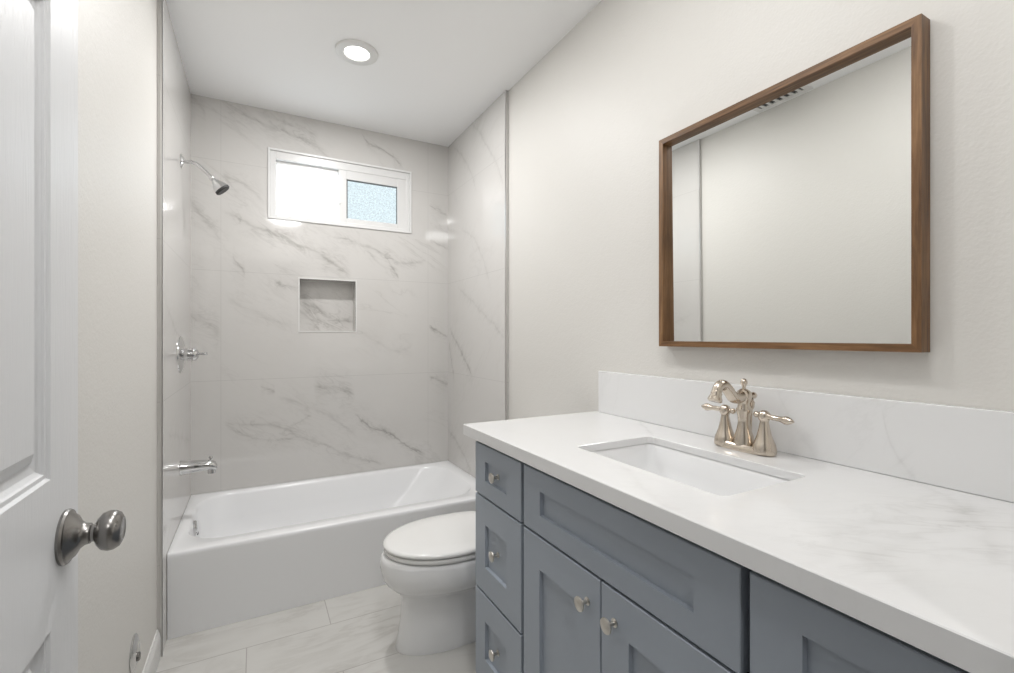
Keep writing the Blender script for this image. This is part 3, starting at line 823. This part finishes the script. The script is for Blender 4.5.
for s in (1, -1):
    y = s * 0.0535
    bm = bmesh.new()
    lathe(bm, [(0, 0.004), (0.0270, 0.004), (0.0272, 0.012), (0.0245, 0.026), (0.0225, 0.030), (0.0170, 0.045), (0.0125, 0.064), (0.0100, 0.078), (0.0100, 0.084), (0, 0.085)], (0, y, 0), (0, 0, 1), 32)
    hb = link('handle_base', bm, M['nickel'], fc, smooth=True, angle=45)
    bm = bmesh.new()
    lathe(bm, [(0, 0.082), (0.0105, 0.082), (0.0135, 0.087), (0.0140, 0.096), (0.0110, 0.103), (0.0060, 0.107), (0, 0.108)], (0, y, 0), (0, 0, 1), 28)
    dv = Vector((-0.10 if s > 0 else -0.12, s, 0.02 if s > 0 else -0.03)).normalized()
    o = Vector((0, y, 0.094))
    lathe(bm, [(0, 0.008), (0.0075, 0.008), (0.0075, 0.014), (0.0060, 0.017), (0.0066, 0.024), (0.0060, 0.038), (0.0075, 0.048), (0.0100, 0.056), (0.0096, 0.062), (0.0058, 0.070), (0.0025, 0.076), (0, 0.077)][:] if s < 0 else [(0, 0.008), (0.0075, 0.008), (0.0075, 0.013), (0.0060, 0.016), (0.0066, 0.022), (0.0060, 0.034), (0.0075, 0.042), (0.0100, 0.050), (0.0096, 0.056), (0.0058, 0.063), (0.0025, 0.068), (0, 0.069)], o, dv, 20)
    lathe(bm, [(0, 0.010), (0.0060, 0.010), (0.0045, 0.014), (0.0075, 0.020), (0.0075, 0.024), (0.004, 0.028), (0, 0.029)], o, -dv, 20)
    link('lever_handle', bm, M['nickel'], fc, smooth=True, angle=45)

# ------------------------------------------------------------------ mirror
MY0, MY1, MZ0, MZ1 = 0.4065, 1.070, 1.145, 1.800
MX0, MX1, MW = 1.130, PR - 0.0005, 0.016
mr = thing('wall_mirror', 'square mirror in a slim walnut frame on the right wall above the faucet', 'mirror', (MX1, (MY0 + MY1) / 2, MZ0))
MO = Vector(mr.location)
bm = bmesh.new()
O = [(MY0, MZ0), (MY1, MZ0), (MY1, MZ1), (MY0, MZ1)]
I = [(MY0 + MW, MZ0 + MW), (MY1 - MW, MZ0 + MW), (MY1 - MW, MZ1 - MW), (MY0 + MW, MZ1 - MW)]
for i in range(4):
    j = (i + 1) % 4; mi = 0 if i in (0, 2) else 1
    q = [O[i], O[j], I[j], I[i]]
    A = [bm.verts.new(Vector((MX0, *p)) - MO) for p in q]; B = [bm.verts.new(Vector((MX1, *p)) - MO) for p in q]
    fs = [bm.faces.new(A), bm.faces.new(B[::-1])]
    for a in range(4):
        b = (a + 1) % 4
        fs.append(bm.faces.new((A[a], B[a], B[b], A[b])))
    for f in fs: f.material_index = mi
link('frame', bm, [M['walnut_y'], M['walnut_z']], mr)
bm = bmesh.new()
bx(bm, MX1 - 0.012, MX1 - 0.007, MY0 + MW, MY1 - MW, MZ0 + MW, MZ1 - MW)
for v in bm.verts: v.co.x -= (v.co.z - MZ0) * 0.008      # the glass leans forward a touch
bmesh.ops.translate(bm, verts=bm.verts, vec=-MO)
link('mirror_glass', bm, M['mirror'], mr)

# ------------------------------------------------------------------ recessed lights and ceiling vent
for x, y, W, lab in LIGHTS:
    L = thing('recessed_light', lab, 'ceiling light', (x, y, CEIL), 'recessed ceiling lights')
    bm = bmesh.new()
    lathe(bm, [(0.053, -0.004), (0.056, -0.009), (0.080, -0.011), (0.092, -0.008), (0.0935, 0.0), (0.053, 0.0)], (0, 0, 0), (0, 0, 1), 48)
    # close ring
    link('trim_ring', bm, M['trim'], L, smooth=True, angle=40)
    bm = bmesh.new(); lathe(bm, [(0, 0), (0.0530, 0), (0.0530, -0.004), (0, -0.006)], (0, 0, 0), (0, 0, 1), 40)
    link('lens', bm, M['lens'], L, smooth=True, angle=40)
    la = bpy.data.lights.new('lamp_glow', 'AREA'); la.shape = 'DISK'; la.size = 0.100; la.energy = W; la.color = (1.0, 0.99, 0.98)
    lo = bpy.data.objects.new('lamp_glow', la); lo.location = (0, 0, -0.012); lo.parent = L; COL.objects.link(lo)

ve = thing('ceiling_vent', 'white rectangular ceiling vent with dark slots, seen in the mirror', 'vent', (-0.165, 1.53, CEIL))
bm = bmesh.new()
ring2 = [(-0.13, 0.13, -0.13, 0.13)]
bx(bm, -0.13, -0.10, -0.15, 0.15, -0.008, -0.0005, 0.002); bx(bm, 0.10, 0.13, -0.15, 0.15, -0.008, -0.0005, 0.002)
bx(bm, -0.10, 0.10, -0.15, -0.12, -0.008, -0.0005, 0.002); bx(bm, -0.10, 0.10, 0.12, 0.15, -0.008, -0.0005, 0.002)
link('vent_frame', bm, M['trim'], ve)
link('vent_backing', box(-0.10, 0.10, -0.12, 0.12, -0.0015, -0.0005), M['dark'], ve)
for i in range(6):
    y = -0.10 + i * 0.04
    link('slat', box(-0.10, 0.10, y - 0.008, y + 0.008, -0.0075, -0.002), M['trim'], ve)

dm = thing('added_dome_fill', 'added dome fill light on the ceiling just inside the doorway, out of view', 'ceiling light', (0.28, 0.42, CEIL))  # dome is unseen, added to brighten the whole room softly
bm = bmesh.new(); lathe(bm, [(0, -0.0005), (0.175, -0.0005), (0.178, -0.010), (0.172, -0.020), (0, -0.020)], (0, 0, 0), (0, 0, 1), 48)
link('lamp_base', bm, M['trim'], dm, smooth=True, angle=40)
bm = bmesh.new(); lathe(bm, [(0.165, -0.021), (0.162, -0.035), (0.145, -0.055), (0.110, -0.073), (0.060, -0.085), (0, -0.089)], (0, 0, 0), (0, 0, 1), 48)
link('diffuser', bm, M['dome'], dm, smooth=True)
